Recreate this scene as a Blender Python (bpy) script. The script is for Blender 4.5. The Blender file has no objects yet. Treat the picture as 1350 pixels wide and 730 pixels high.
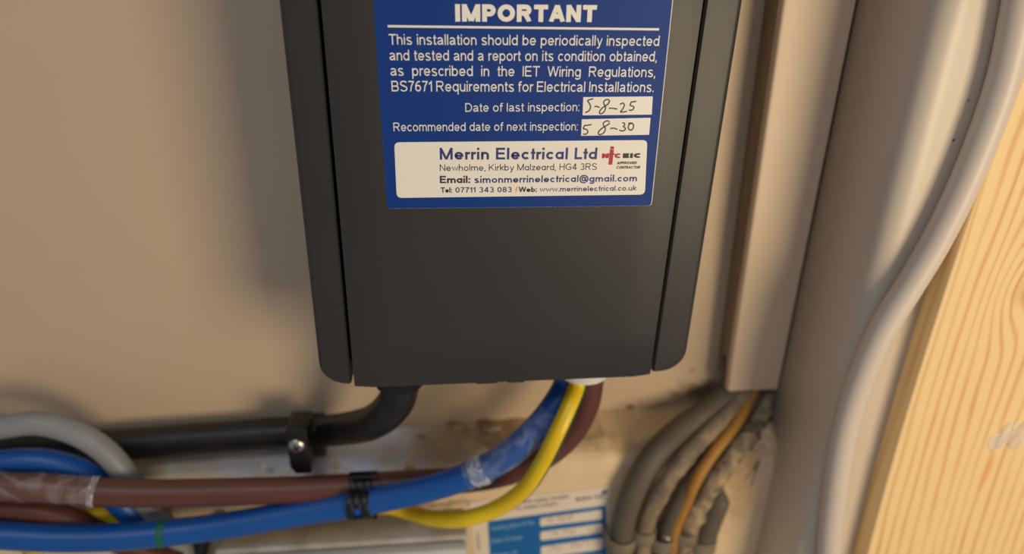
import bpy, bmesh, math, random
from mathutils import Vector, Matrix
random.seed(7)
S = bpy.context.scene
COL = S.collection
Z0 = 1.5                      # camera height above the floor level
# ------------------------------------------------------------------ camera
F = 873.627                   # focal length in pixels of the 1350 px wide frame
AX = Vector((0.9950274, -0.02535804, 0.09631948))     # world X, Y, Z seen from the lens (right, down, forward)
AY = Vector((-0.09823997, -0.40922029, 0.90713156))
AZ = Vector((0.01641281, -0.91208318, -0.40967658))
CAMY = -0.293
cd = bpy.data.cameras.new('camera'); cam = bpy.data.objects.new('camera', cd); COL.objects.link(cam)
cam.matrix_world = Matrix(((AX[0], -AX[1], -AX[2], 0), (AY[0], -AY[1], -AY[2], CAMY), (AZ[0], -AZ[1], -AZ[2], Z0), (0, 0, 0, 1)))
cd.sensor_width = 36; cd.lens = F / 1350 * 36; cd.clip_start = 0.005; cd.clip_end = 20
cd.dof.use_dof = True; cd.dof.focus_distance = 0.222; cd.dof.aperture_fstop = 5.2
S.camera = cam
# ------------------------------------------------------------------ world, lights, exposure
w = bpy.data.worlds.new('world'); S.world = w; w.use_nodes = True
w.node_tree.nodes['Background'].inputs[0].default_value = (0.80, 0.80, 0.84, 1)
w.node_tree.nodes['Background'].inputs[1].default_value = 0.26
def area(name, loc, target, size, power, color):
    l = bpy.data.lights.new(name, 'AREA'); l.shape = 'RECTANGLE'; l.size = size[0]; l.size_y = size[1]
    l.energy = power; l.color = color
    o = bpy.data.objects.new(name, l); COL.objects.link(o); o.location = loc
    d = Vector(target) - Vector(loc); o.rotation_euler = d.to_track_quat('-Z', 'Y').to_euler(); return o
area('window_light', (0.44, -0.72, Z0 - 0.10), (0.04, 0, Z0 - 0.13), (0.29, 0.34), 4.0, (1.0, 0.80, 0.53))
area('cool_fill_light', (-0.35, -0.75, Z0 + 0.9), (0, 0, Z0 - 0.2), (0.5, 0.4), 2.4, (0.86, 0.90, 1.0))  # added weak cool fill from the upper left, no fitting known there
S.view_settings.view_transform = 'Standard'; S.view_settings.look = 'None'
S.view_settings.exposure = 0.0; S.view_settings.gamma = 1; S.view_settings.use_curve_mapping = False

# ------------------------------------------------------------------ helpers
def P(px, py, y):
    """point of the plane y (metres in front of the wall is negative) seen at a pixel of the photograph"""
    r = Vector((px - 675, py - 365, F)); t = (y - CAMY) / r.dot(AY)
    return Vector((r.dot(AX) * t, y, r.dot(AZ) * t + Z0))
def PZ(px, py, z):
    r = Vector((px - 675, py - 365, F)); t = z / r.dot(AZ)
    return Vector((r.dot(AX) * t, r.dot(AY) * t + CAMY, z + Z0))
def finish(name, bm, mat=None, parent=None, smooth=False, bevel=0, seg=2):
    bmesh.ops.recalc_face_normals(bm, faces=bm.faces)
    me = bpy.data.meshes.new(name); bm.to_mesh(me); bm.free()
    for m in (mat if isinstance(mat, list) else [mat]): me.materials.append(m)
    if smooth:
        for p in me.polygons: p.use_smooth = True
    o = bpy.data.objects.new(name, me); COL.objects.link(o)
    if parent:
        o.parent = parent
        pl = Vector(); q = parent
        while q: pl += q.location; q = q.parent
        me.transform(Matrix.Translation(-pl))
    if bevel:
        b = o.modifiers.new('bevel', 'BEVEL'); b.width = bevel; b.segments = seg; b.limit_method = 'ANGLE'; b.angle_limit = 0.6
        b.harden_normals = False
        for p in me.polygons: p.use_smooth = True
        sm = me.attributes  # smooth shading kept crisp by the bevel
    return o
def tag(o, label=None, cat=None, group=None, kind=None):
    if label: o['label'] = label
    if cat: o['category'] = cat
    if group: o['group'] = group
    if kind: o['kind'] = kind
    return o
def empty(name, loc, label=None, cat=None, group=None):
    o = bpy.data.objects.new(name, None); COL.objects.link(o); o.location = loc; o.empty_display_size = 0.01
    return tag(o, label, cat, group)
def box(bm, a, b):
    x0, x1 = sorted((a[0], b[0])); y0, y1 = sorted((a[1], b[1])); z0, z1 = sorted((a[2], b[2]))
    v = [bm.verts.new(p) for p in ((x0,y0,z0),(x1,y0,z0),(x1,y1,z0),(x0,y1,z0),(x0,y0,z1),(x1,y0,z1),(x1,y1,z1),(x0,y1,z1))]
    for f in ((0,3,2,1),(4,5,6,7),(0,1,5,4),(1,2,6,5),(2,3,7,6),(3,0,4,7)): bm.faces.new([v[i] for i in f])
def loft(bm, rings, cap=True, closed=True):
    vs = [[bm.verts.new(p) for p in r] for r in rings]; n = len(rings[0])
    for a, b in zip(vs, vs[1:]):
        for i in range(n if closed else n - 1): bm.faces.new((a[i], a[(i+1) % n], b[(i+1) % n], b[i]))
    if cap: bm.faces.new(vs[0][::-1]); bm.faces.new(vs[-1])
    return vs
def prism(bm, outline, vec):
    """outline: 3D points of a flat polygon, extruded by vec"""
    loft(bm, [[Vector(p) for p in outline], [Vector(p) + Vector(vec) for p in outline]])
def round_poly(pts, rad, n=6):
    """2D polygon with rounded corners; rad one number or a list per corner"""
    out = []; m = len(pts)
    for i, p in enumerate(pts):
        r = rad[i] if isinstance(rad, (list, tuple)) else rad
        p = Vector(p); a = Vector(pts[i-1]) - p; b = Vector(pts[(i+1) % m]) - p
        if r <= 0: out.append(p); continue
        a.normalize(); b.normalize(); ang = a.angle(b); t = r / math.tan(ang / 2)
        s = p + a * t; e = p + b * t
        for k in range(n + 1):
            u = k / n; out.append((1-u)**2 * s + 2*u*(1-u) * p + u*u * e)
    return out
def spline(pts, step=6):
    p = [Vector(q) for q in pts]; p = [2*p[0]-p[1]] + p + [2*p[-1]-p[-2]]; out = []
    for i in range(1, len(p) - 2):
        for k in range(step):
            t = k / step; a, b, c, d = p[i-1:i+3]
            out.append(0.5 * ((2*b) + (c-a)*t + (2*a-5*b+4*c-d)*t*t + (3*b-a-3*c+d)*t**3))
    out.append(p[-2]); return out
def tube(bm, path, r, n=18, flat=None, cap=True, rfun=None, stripe=None):
    """sweep a circle along a path; stripe=(a,b): faces a..b of the ring take material 1"""
    up = Vector((0, -1, 0)); rings = []
    for i, p in enumerate(path):
        t = (path[min(i+1, len(path)-1)] - path[max(i-1, 0)]).normalized()
        s = t.cross(up)
        if s.length < 1e-4: s = t.cross(Vector((0, 0, 1)))
        s.normalize(); q = s.cross(t).normalized()
        up = q
        ring = []
        for k in range(n):
            a = 2*math.pi*k/n; rr = r if rfun is None else r * rfun(i, a)
            d = s*math.cos(a)*rr + q*math.sin(a)*rr
            if flat: d.y *= flat
            ring.append(p + d)
        rings.append(ring)
    v = loft(bm, rings, cap)
    if stripe:
        bm.faces.ensure_lookup_table()
        for j in range(len(path)-1):
            for i in range(n):
                if i in stripe: bm.faces[j*n+i].material_index = 1
def cyl(bm, c, axis, r, h, n=24, r2=None):
    axis = Vector(axis).normalized(); s = axis.orthogonal().normalized(); q = axis.cross(s); c = Vector(c); r2 = r if r2 is None else r2
    loft(bm, [[c + (s*math.cos(2*math.pi*k/n) + q*math.sin(2*math.pi*k/n))*rr + axis*hh for k in range(n)] for rr, hh in ((r, 0), (r2, h))])
def lathe(bm, c, axis, prof, n=28):
    axis = Vector(axis).normalized(); s = axis.orthogonal().normalized(); q = axis.cross(s); c = Vector(c)
    loft(bm, [[c + (s*math.cos(2*math.pi*k/n) + q*math.sin(2*math.pi*k/n))*rr + axis*hh for k in range(n)] for rr, hh in prof])

# ------------------------------------------------------------------ materials
def srgb(r, g, b):
    f = lambda c: (c/255/12.92) if c/255 <= 0.04045 else ((c/255+0.055)/1.055)**2.4
    return (f(r), f(g), f(b), 1)
def mat(name, col, rough=0.5, col2=None, nscale=60, namp=0.5, bump=0, bscale=300, spec=0.5, metal=0, stretch=(1,1,1), detail=4, coat=0):
    m = bpy.data.materials.new(name); m.use_nodes = True; nt = m.node_tree; N = nt.nodes; L = nt.links
    b = N['Principled BSDF']; b.inputs['Base Color'].default_value = col; b.inputs['Roughness'].default_value = rough
    b.inputs['Specular IOR Level'].default_value = spec; b.inputs['Metallic'].default_value = metal; b.inputs['Coat Weight'].default_value = coat
    if col2 or bump:
        tc = N.new('ShaderNodeTexCoord'); mp = N.new('ShaderNodeMapping'); mp.inputs['Scale'].default_value = stretch
        geo = N.new('ShaderNodeNewGeometry'); L.new(geo.outputs['Position'], mp.inputs[0])
    if col2:
        n = N.new('ShaderNodeTexNoise'); n.inputs['Scale'].default_value = nscale; n.inputs['Detail'].default_value = detail; L.new(mp.outputs[0], n.inputs[0])
        cr = N.new('ShaderNodeValToRGB'); cr.color_ramp.elements[0].position = 0.5 - namp/2; cr.color_ramp.elements[1].position = 0.5 + namp/2
        cr.color_ramp.elements[0].color = col; cr.color_ramp.elements[1].color = col2
        L.new(n.outputs[0], cr.inputs[0]); L.new(cr.outputs[0], b.inputs['Base Color'])
    if bump:
        n2 = N.new('ShaderNodeTexNoise'); n2.inputs['Scale'].default_value = bscale; n2.inputs['Detail'].default_value = 5; L.new(mp.outputs[0], n2.inputs[0])
        bp = N.new('ShaderNodeBump'); bp.inputs['Strength'].default_value = bump; bp.inputs['Distance'].default_value = 0.001
        L.new(n2.outputs[0], bp.inputs['Height']); L.new(bp.outputs[0], b.inputs['Normal'])
    return m
def spots(m, lst):
    """stains, tone patches and painted shade with a place of their own: (point, (rx, rz), colour, strength)"""
    nt = m.node_tree; N = nt.nodes; L = nt.links; b = N['Principled BSDF']
    src = b.inputs['Base Color'].links[0].from_socket if b.inputs['Base Color'].links else None
    geo = N.new('ShaderNodeNewGeometry')
    nz = N.new('ShaderNodeTexNoise'); nz.inputs['Scale'].default_value = 160; nz.inputs['Detail'].default_value = 4; L.new(geo.outputs['Position'], nz.inputs[0])
    for p, (rx, rz), c, s in lst:
        mp = N.new('ShaderNodeVectorMath'); mp.operation = 'SUBTRACT'; mp.inputs[1].default_value = p; L.new(geo.outputs['Position'], mp.inputs[0])
        sc = N.new('ShaderNodeVectorMath'); sc.operation = 'MULTIPLY'; sc.inputs[1].default_value = (1/rx, 0, 1/rz); L.new(mp.outputs[0], sc.inputs[0])
        ln = N.new('ShaderNodeVectorMath'); ln.operation = 'LENGTH'; L.new(sc.outputs[0], ln.inputs[0])
        ad = N.new('ShaderNodeMath'); ad.operation = 'ADD'; L.new(ln.outputs['Value'], ad.inputs[0]); 
        sb = N.new('ShaderNodeMath'); sb.operation = 'MULTIPLY_ADD'; sb.inputs[1].default_value = 1.6; sb.inputs[2].default_value = -0.8; L.new(nz.outputs[0], sb.inputs[0]); L.new(sb.outputs[0], ad.inputs[1])
        mr = N.new('ShaderNodeMapRange'); mr.inputs[1].default_value = 1.0; mr.inputs[2].default_value = 0.25; mr.inputs[3].default_value = 0; mr.inputs[4].default_value = s
        L.new(ad.outputs[0], mr.inputs[0])
        mx = N.new('ShaderNodeMix'); mx.data_type = 'RGBA'; mx.inputs['B'].default_value = c; L.new(mr.outputs[0], mx.inputs['Factor'])
        if src: L.new(src, mx.inputs['A'])
        else: mx.inputs['A'].default_value = b.inputs['Base Color'].default_value
        src = mx.outputs['Result']
    L.new(src, b.inputs['Base Color'])

M = {}
M['wall'] = mat('wall_paint', srgb(198,175,148), 0.55, srgb(206,184,156), 9, 0.6, bump=0.15, bscale=120)
spots(M['wall'], [(P(832,536,0), (.0035,.002), srgb(80,60,40), .8), (P(846,530,0), (.002,.0015), srgb(110,80,50), .6), (P(912,488,0), (.002,.001), srgb(130,90,60), .7),
                  (P(925,515,0), (.02,.008), srgb(95,70,45), .75), (P(912,505,0), (.0015,.001), srgb(130,90,60), .6), (P(790,545,0), (.03,.004), srgb(150,120,85), .5),
                  (P(5,548,0), (.003,.002), srgb(70,55,45), .6)])
M['board'] = mat('old_painted_board', srgb(222,194,152), 0.6, srgb(232,209,172), 35, 0.5, bump=0.5, bscale=150, detail=8)
LEDGE = srgb(232,238,250)  # pale bluish white of the patches along the ledge top
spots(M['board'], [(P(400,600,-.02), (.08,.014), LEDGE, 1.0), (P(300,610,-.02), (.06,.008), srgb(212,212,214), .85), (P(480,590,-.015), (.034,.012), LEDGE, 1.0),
                   (P(590,590,-.015), (.022,.007), srgb(150,122,90), .55), (P(690,560,-.004), (.035,.004), srgb(140,112,80), .55), (P(655,575,-.012), (.015,.005), srgb(140,112,84), .5),
                   (P(330,600,-.02), (.014,.006), srgb(150,115,75), .8), (P(830,560,-.005), (.03,.0035), srgb(180,145,98), .6), (P(786,585,-.02), (.0012,.002), srgb(150,130,100), .4),
                   (P(796,578,-.02), (.0012,.002), srgb(150,130,100), .4), (P(1025,560,-.02), (.006,.02), srgb(90,62,45), .8), (P(1035,640,-.028), (.0055,.06), srgb(120,80,55), .6),  # last two here: brown shade beside the post, painted into the board colour
                   (P(960,560,-.012), (.02,.02), srgb(140,115,85), .7), (P(575,665,-.028), (.022,.004), srgb(120,108,95), .8), (P(975,640,-.028), (.012,.04), srgb(190,150,105), .6)])
M['trunk'] = mat('trunking_plastic', srgb(212,188,160), 0.45, srgb(216,193,166), 20, 0.6)
M['trunk_base'] = mat('mottled_trunking_plastic', srgb(170,150,125), 0.7, srgb(110,90,70), 60, 0.7, stretch=(1,1,.25))  # base plastic, darker and more mottled than the lid
M['pillar'] = mat('pillar_gloss_paint', srgb(204,190,172), 0.38, srgb(212,198,180), 15, 0.6, bump=0.05, bscale=60)
spots(M['pillar'], [(P(1257,185,-.066), (.0008,.0009), srgb(90,60,40), .9), (P(1277,132,-.066), (.0007,.0008), srgb(120,90,60), .7)])
M['box'] = mat('graphite_powder_coat', srgb(47,46,46), 0.42, srgb(50,49,49), 30, 0.5, bump=0.05, bscale=2500, spec=0.4)
M['boxdark'] = mat('dark_interior_plastic', srgb(10,10,11), 0.7)
M['blackplastic'] = mat('black_plastic', srgb(11,11,12), 0.4)
M['blackcable'] = mat('black_cable_sheath', srgb(13,12,12), 0.42, srgb(30,26,25), 45, 0.35, bump=0.2, bscale=200, stretch=(1,1,2))
M['blue'] = mat('blue_sheath', srgb(12,76,154), 0.38, srgb(17,84,164), 40, 0.6, bump=0.12, bscale=150)
M['brown'] = mat('brown_sheath', srgb(88,50,43), 0.42, srgb(97,57,48), 40, 0.6, bump=0.12, bscale=150)
M['grey'] = mat('grey_sheath', srgb(128,131,135), 0.45, srgb(142,144,147), 50, 0.6)
M['green'] = mat('green_stripe', srgb(30,95,45), 0.4)
M['yellow'] = mat('yellow_sheath', srgb(232,200,20), 0.35, srgb(225,186,14), 40, 0.6)
M['oldgrey'] = mat('old_grey_sheath', srgb(88,79,69), 0.6, srgb(98,88,76), 80, 0.6, bump=0.2)
M['dusty'] = mat('dusty_grey_sheath', srgb(112,100,84), 0.8, srgb(160,138,108), 130, 0.35, bump=0.8, bscale=350, detail=8)
M['dusty2'] = mat('mottled_dirty_sheath', srgb(92,84,72), 0.8, srgb(172,148,115), 170, 0.25, bump=0.9, bscale=350, detail=8)
M['ochre'] = mat('ochre_sheath', srgb(176,124,44), 0.6, srgb(150,104,42), 60, 0.5)
M['clipgrey'] = mat('old_clip_plastic', srgb(140,128,104), 0.6, srgb(110,98,80), 120, 0.5)
M['whitecable'] = mat('white_flex', srgb(212,198,184), 0.42)
M['gland'] = mat('white_gland_nylon', srgb(222,222,216), 0.4)
M['steel'] = mat('screw_steel', srgb(190,190,185), 0.3, metal=1.0)
M['meter'] = mat('meter_grey_plastic', srgb(196,198,194), 0.45, srgb(180,182,176), 40, 0.6, bump=0.1)
M['meterdirty'] = mat('dusty_grey_plastic', srgb(150,143,133), 0.7, srgb(182,178,170), 90, 0.5, bump=0.3)
M['stickerblue'] = mat('label_print_blue', srgb(3,54,132), 0.5, spec=0.25)
M['stickerwhite'] = mat('label_print_white', srgb(236,232,222), 0.42)
M['navy'] = mat('print_navy', srgb(38,52,120), 0.5); M['ink'] = mat('print_dark', srgb(38,38,52), 0.5); M['red'] = mat('print_red', srgb(178,30,50), 0.5)
M['orange'] = mat('print_orange', srgb(240,150,30), 0.5); M['pen'] = mat('ball_pen_ink', srgb(40,38,46), 0.5)
M['oldwhite'] = mat('old_label_white', srgb(226,214,196), 0.45); M['oldblue'] = mat('old_label_blue', srgb(16,98,165), 0.4)
M['oldprint'] = mat('old_label_print', srgb(128,108,104), 0.6); M['pencil'] = mat('faded_pen', srgb(180,150,125), 0.6); M['palegreyblue'] = mat('old_label_pale_print', srgb(140,180,215), 0.5)
M['tie'] = mat('green_thread', srgb(10,98,84), 0.5)
M['plaster'] = mat('loose_plaster', srgb(205,190,168), 0.9, srgb(160,135,105), 200, 0.4, bump=1.0, bscale=400)

def wood_mat():
    m = bpy.data.materials.new('pine'); m.use_nodes = True; nt = m.node_tree; N = nt.nodes; L = nt.links; b = N['Principled BSDF']
    geo = N.new('ShaderNodeNewGeometry'); sep = N.new('ShaderNodeSeparateXYZ')
    o = N.new('ShaderNodeVectorMath'); o.operation = 'SUBTRACT'; o.inputs[1].default_value = P(1352, 385, -.078); L.new(geo.outputs['Position'], o.inputs[0]); L.new(o.outputs[0], sep.inputs[0])
    def mth(op, a, c=None, d=None):
        n = N.new('ShaderNodeMath'); n.operation = op
        for i, v in enumerate((a, c, d)):
            if v is None: continue
            if hasattr(v, 'is_linked'): L.new(v, n.inputs[i])
            else: n.inputs[i].default_value = v
        return n.outputs[0]
    X, Y, Z = sep.outputs
    nz = N.new('ShaderNodeTexNoise'); mp = N.new('ShaderNodeMapping'); mp.inputs['Scale'].default_value = (1, 1, .12); L.new(geo.outputs['Position'], mp.inputs[0]); L.new(mp.outputs[0], nz.inputs[0]); nz.inputs['Scale'].default_value = 60; nz.inputs['Detail'].default_value = 3
    # height field of growth rings: slope across the board plus a hill at the knot
    g = mth('ADD', mth('POWER', mth('DIVIDE', X, .011), 2), mth('POWER', mth('DIVIDE', Z, .020), 2))
    hill = mth('MULTIPLY', mth('POWER', 2.718, mth('MULTIPLY', g, -1)), 0.0115)
    u = mth('ADD', mth('ADD', X, mth('MULTIPLY', Y, .7)), mth('MULTIPLY', mth('POWER', mth('ADD', Z, .0), 2), -.32))
    u = mth('ADD', mth('ADD', u, hill), mth('MULTIPLY', nz.outputs[0], .009))
    nz2 = N.new('ShaderNodeTexNoise'); nz2.inputs['Scale'].default_value = 90; L.new(mp.outputs[0], nz2.inputs[0])
    ring = mth('FRACT', mth('MULTIPLY', u, 185))
    ring = mth('MULTIPLY', mth('POWER', mth('SINE', mth('MULTIPLY', ring, math.pi)), 5.0), mth('MULTIPLY_ADD', nz2.outputs[0], 1.6, -.15))
    cr = N.new('ShaderNodeValToRGB'); cr.color_ramp.elements[0].color = srgb(240,207,150); cr.color_ramp.elements[1].color = srgb(214,166,100)
    cr.color_ramp.elements[0].position = 0.1; cr.color_ramp.elements[1].position = 0.92
    L.new(ring, cr.inputs[0])
    # knot core and resin streak
    kc = N.new('ShaderNodeMapRange'); kc.inputs[1].default_value = .18; kc.inputs[2].default_value = .03; kc.inputs[3].default_value = 0; kc.inputs[4].default_value = .3; L.new(g, kc.inputs[0])
    mx = N.new('ShaderNodeMix'); mx.data_type = 'RGBA'; L.new(kc.outputs[0], mx.inputs['Factor']); L.new(cr.outputs[0], mx.inputs['A']); mx.inputs['B'].default_value = srgb(196,140,82)
    pr = P(1304, 628, -.078) - P(1352, 385, -.078)
    g2 = mth('ADD', mth('POWER', mth('DIVIDE', mth('SUBTRACT', mth('SUBTRACT', X, pr.x), mth('MULTIPLY', mth('SUBTRACT', Z, pr.z), .04)), .0024), 2), mth('POWER', mth('DIVIDE', mth('SUBTRACT', Z, pr.z), .012), 2))
    rs = N.new('ShaderNodeMapRange'); rs.inputs[1].default_value = 1.2; rs.inputs[2].default_value = .1; rs.inputs[3].default_value = 0; rs.inputs[4].default_value = .5; L.new(g2, rs.inputs[0])
    m2 = N.new('ShaderNodeMix'); m2.data_type = 'RGBA'; L.new(rs.outputs[0], m2.inputs['Factor']); L.new(mx.outputs['Result'], m2.inputs['A']); m2.inputs['B'].default_value = srgb(226,150,84)
    fn = N.new('ShaderNodeTexNoise'); mp2 = N.new('ShaderNodeMapping'); mp2.inputs['Scale'].default_value = (1, 1, .04); L.new(geo.outputs['Position'], mp2.inputs[0]); L.new(mp2.outputs[0], fn.inputs[0]); fn.inputs['Scale'].default_value = 1500
    bp = N.new('ShaderNodeBump'); bp.inputs['Strength'].default_value = .25; bp.inputs['Distance'].default_value = .0004; L.new(fn.outputs[0], bp.inputs['Height']); L.new(bp.outputs[0], b.inputs['Normal'])
    L.new(m2.outputs['Result'], b.inputs['Base Color']); b.inputs['Roughness'].default_value = .5
    return m
M['wood'] = wood_mat()
def clear_mat(name, gloss=0.08, streak=0.35, scale=220, base=0.08, wid=.035):
    m = bpy.data.materials.new(name); m.use_nodes = True; nt = m.node_tree; N = nt.nodes; L = nt.links
    b = N['Principled BSDF']; b.inputs['Base Color'].default_value = (.9,.92,.93,1); b.inputs['Roughness'].default_value = gloss
    tr = N.new('ShaderNodeBsdfTransparent'); mx = N.new('ShaderNodeMixShader'); geo = N.new('ShaderNodeNewGeometry')
    v = N.new('ShaderNodeTexNoise'); v.inputs['Scale'].default_value = scale; v.inputs['Detail'].default_value = 3; v.inputs['Distortion'].default_value = 1.5; L.new(geo.outputs['Position'], v.inputs[0])
    # thin crinkle lines where the noise crosses its middle
    s = N.new('ShaderNodeMath'); s.operation = 'SUBTRACT'; s.inputs[1].default_value = .5; L.new(v.outputs[0], s.inputs[0])
    a = N.new('ShaderNodeMath'); a.operation = 'ABSOLUTE'; L.new(s.outputs[0], a.inputs[0])
    r = N.new('ShaderNodeMapRange'); r.inputs[1].default_value = 0.0; r.inputs[2].default_value = wid; r.inputs[3].default_value = streak; r.inputs[4].default_value = base; L.new(a.outputs[0], r.inputs[0])
    bp = N.new('ShaderNodeBump'); bp.inputs['Strength'].default_value = .8; bp.inputs['Distance'].default_value = .001; L.new(v.outputs[0], bp.inputs['Height']); L.new(bp.outputs[0], b.inputs['Normal'])
    L.new(r.outputs[0], mx.inputs[0]); L.new(tr.outputs[0], mx.inputs[1]); L.new(b.outputs[0], mx.inputs[2]); L.new(mx.outputs[0], N['Material Output'].inputs[0])
    return m
M['tape'] = clear_mat('clear_tape', .12, .15, 45, .03, .10)
M['tape_end'] = clear_mat('wrinkled_tape_end', .12, .55, 160, .12, .12)
M['glue'] = clear_mat('clear_glue', .07, .36, 200, .36)

# ------------------------------------------------------------------ setting: wall, ledge board, pillar
bm = bmesh.new(); box(bm, (-1.2, 0, Z0-1.5), (1.2, .1, Z0+1.0))
tag(finish('wall_back', bm, M['wall']), 'beige painted wall behind the grey enclosure', kind='structure')
# lower boarding: stands 28 mm off the wall, its worn top edge rounded
YB = -.028
e1 = P(180, 594, 0); e2 = P(830, 541, 0)
sl = (e2.z - e1.z) / (e2.x - e1.x)
zt = lambda x: e1.z + sl * (x - e1.x)
bm = bmesh.new(); rings = []
N_ = 90
for i in range(N_ + 1):
    x = -.5 + 1.0 * i / N_
    zz = zt(x) + .0006*math.sin(x*260) + .0004*math.sin(x*610+1)
    yy = YB
    ring = [(x, .0, zz + .001), (x, -.004, zz)]
    for k in range(7):
        a = math.pi/2 * k/6; ring.append((x, yy + .013 - .013*math.sin(a), zz - .002 - .013 + .013*math.cos(a)))
    ring += [(x, yy, Z0 - .75), (x, 0, Z0 - .75)]
    rings.append(ring)
loft(bm, rings)
tag(finish('trim_1', bm, M['board'], smooth=False), 'old painted boarding with a worn rounded ledge under the enclosure', kind='structure')
# flakes of loose plaster on the ledge (each one a small lump)
for (px, py, y, s, lb) in ((604, 562, -.006, .0026, 'small pale plaster flake on the ledge left of the largest flake'), (648, 563, -.006, .0040, 'largest pale plaster flake on the ledge, just left of the blue cable'),
        (556, 575, -.01, .002, 'tiny plaster crumb on the ledge right of the black cable bend'), (345, 612, -.026, .002, 'tiny plaster crumb on the ledge left of the black cleat'), (540, 618, -.026, .0022, 'tiny plaster crumb on the ledge edge right of the twin clip')):
    bm = bmesh.new(); bmesh.ops.create_icosphere(bm, subdivisions=2, radius=1)
    c = P(px, py, y)
    for v in bm.verts:
        v.co = Vector((v.co.x*s*1.3, v.co.y*s*.8, v.co.z*s*.45)) * (1 + .25*random.uniform(-1, 1)) + c
    o = finish('plaster_flake', bm, M['plaster'], smooth=True)
    tag(o, lb, 'plaster', 'plaster flakes on the ledge')
# pillar
def vline(a, b, y):
    p, q = P(*a, y), P(*b, y); k = (q.x - p.x) / (q.z - p.z)
    return lambda z: p.x + k * (z - p.z)
YP = -.066
xl = vline((1133, 0), (984, 730), -.020); xc = vline((1246, 0), (1058, 730), YP)
bm = bmesh.new(); rings = []
for z in (Z0 - .75, Z0 - .3, Z0, Z0 + .5):
    pts = round_poly([(xl(z), -.001), (xc(z), YP), (xc(z)+.14, YP), (xc(z)+.14, -.001)], [0, .010, .003, 0], 10)
    rings.append([(p.x, p.y, z) for p in pts])
loft(bm, rings)
tag(finish('trim_2', bm, M['pillar'], smooth=True), 'white gloss painted square post at right of the trunking', kind='structure')

# ------------------------------------------------------------------ pine plank
YW = -.076
_q = [P(*p, YW) for p in ((1350, 85), (1252, 365), (1144, 730))]
def wl(z):    # the plank's left edge is very slightly bowed
    z = max(z, _q[2].z - .05); a, b, c = _q
    return a.x*(z-b.z)*(z-c.z)/((a.z-b.z)*(a.z-c.z)) + b.x*(z-a.z)*(z-c.z)/((b.z-a.z)*(b.z-c.z)) + c.x*(z-a.z)*(z-b.z)/((c.z-a.z)*(c.z-b.z))
bm = bmesh.new()
z0, z1 = Z0 - .5, Z0 + .35
rings = []
for z in [z0] + [Z0 - .27 + .015*k for k in range(27)]:
    rings.append([(p.x, p.y, z) for p in round_poly([(wl(z), YW+.0098), (wl(z), YW), (wl(z)+.095, YW), (wl(z)+.095, YW+.0098)], [.0003, .0011, .0011, .0003], 3)])
loft(bm, rings)
plank = finish('wooden_plank', bm, M['wood']); tag(plank, 'pale pine plank with curved grain fixed upright on the white post', 'plank')
# glue blobs
c = P(1330, 575, YW)
for (px, py, rx, rz, h, rot) in ((1312, 582, .0036, .0056, .0009, .15), (1325, 571, .0030, .0074, .0022, -.25), (1342, 573, .0036, .0078, .0030, -.22)):
    bm = bmesh.new(); bmesh.ops.create_uvsphere(bm, u_segments=28, v_segments=14, radius=1); c = P(px, py, YW)
    for v in bm.verts:
        a = math.atan2(v.co.z, v.co.x); k = 1 + .07*math.sin(3*a + px) + .05*math.sin(7*a)
        x, z = v.co.x*rx*k, v.co.z*rz*k
        v.co = Vector((x*math.cos(rot) - z*math.sin(rot), v.co.y*h*(1+.3*math.sin(x*1800)), x*math.sin(rot) + z*math.cos(rot))) + c
    o = finish('glue_blob', bm, M['glue'], plank, smooth=True); tag(o, 'clear shiny blob of dried glue')

# ------------------------------------------------------------------ trunking
TX = vline((1035, 0), (961, 515), -.018)
zb = P(990, 514, -.018).z; ztp = Z0 + .35
tr = empty('cable_trunking', (TX(zb), 0, zb), 'cream plastic cable trunking running up the wall left of the white post', 'trunking')
XR = lambda z: xl(z) - .0003
bm = bmesh.new()
def side(xf, x2f, outline):   # outline in (y, z) extruded between two sloping x lines
    loft(bm, [[(xf(z), y, z) for y, z in outline], [(x2f(z), y, z) for y, z in outline]])
nz_ = zb + .0165
side(TX, lambda z: TX(z)+.0014, [(-.0005, ztp), (-.0165, ztp), (-.0165, zb+.001), (-.0125, zb+.001), (-.0115, zb+.012), (-.0085, nz_), (-.0045, nz_-.003), (-.0035, zb+.004), (-.0005, zb+.003)])
side(lambda z: XR(z)-.0014, XR, [(-.0005, ztp), (-.0165, ztp), (-.0165, zb), (-.0005, zb)])
side(lambda z: TX(z)+.0014, lambda z: XR(z)-.0014, [(-.0005, ztp), (-.002, ztp), (-.002, zb+.012), (-.0005, zb+.012)])
finish('base', bm, M['trunk_base'], tr)['label'] = 'darker mottled trunking base with a notched lower edge'
bm = bmesh.new()
loft(bm, [[(p.x, p.y, z) for p in round_poly([(TX(z)-.0006, -.0140), (TX(z)-.0006, -.018), (XR(z), -.018), (XR(z), -.0163), (TX(z)+.0009, -.0163), (TX(z)+.0009, -.0140)], [0, .0016, 0, 0, .0004, 0], 4)] for z in (zb, ztp)])
finish('lid', bm, M['trunk'], tr, smooth=False)

# ------------------------------------------------------------------ enclosure
YF, YW2 = -.075, -.0735
xa = vline((422, 0), (467, 512), YF); xb = vline((929, 0), (858, 497), YF)
zbot = P(660, 505, YF).z; ztop = Z0 + .075
BX0, BX1 = xa(zbot), xb(zbot)
enc = empty('electrical_enclosure', ((BX0+BX1)/2, 0, zbot), 'dark grey electrical isolator enclosure with a blue inspection label, mounted on the wall', 'enclosure')
xo = vline((368, 0), (418, 455), -.070); xo2 = vline((978, 0), (908, 440), -.070)
# body behind
bm = bmesh.new()
box(bm, (xo(zbot)+.006, -.0005, zbot+.003), (xo2(zbot)-.006, -.060, ztop-.003))
finish('housing', bm, M['boxdark'], enc, bevel=.002)
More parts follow.
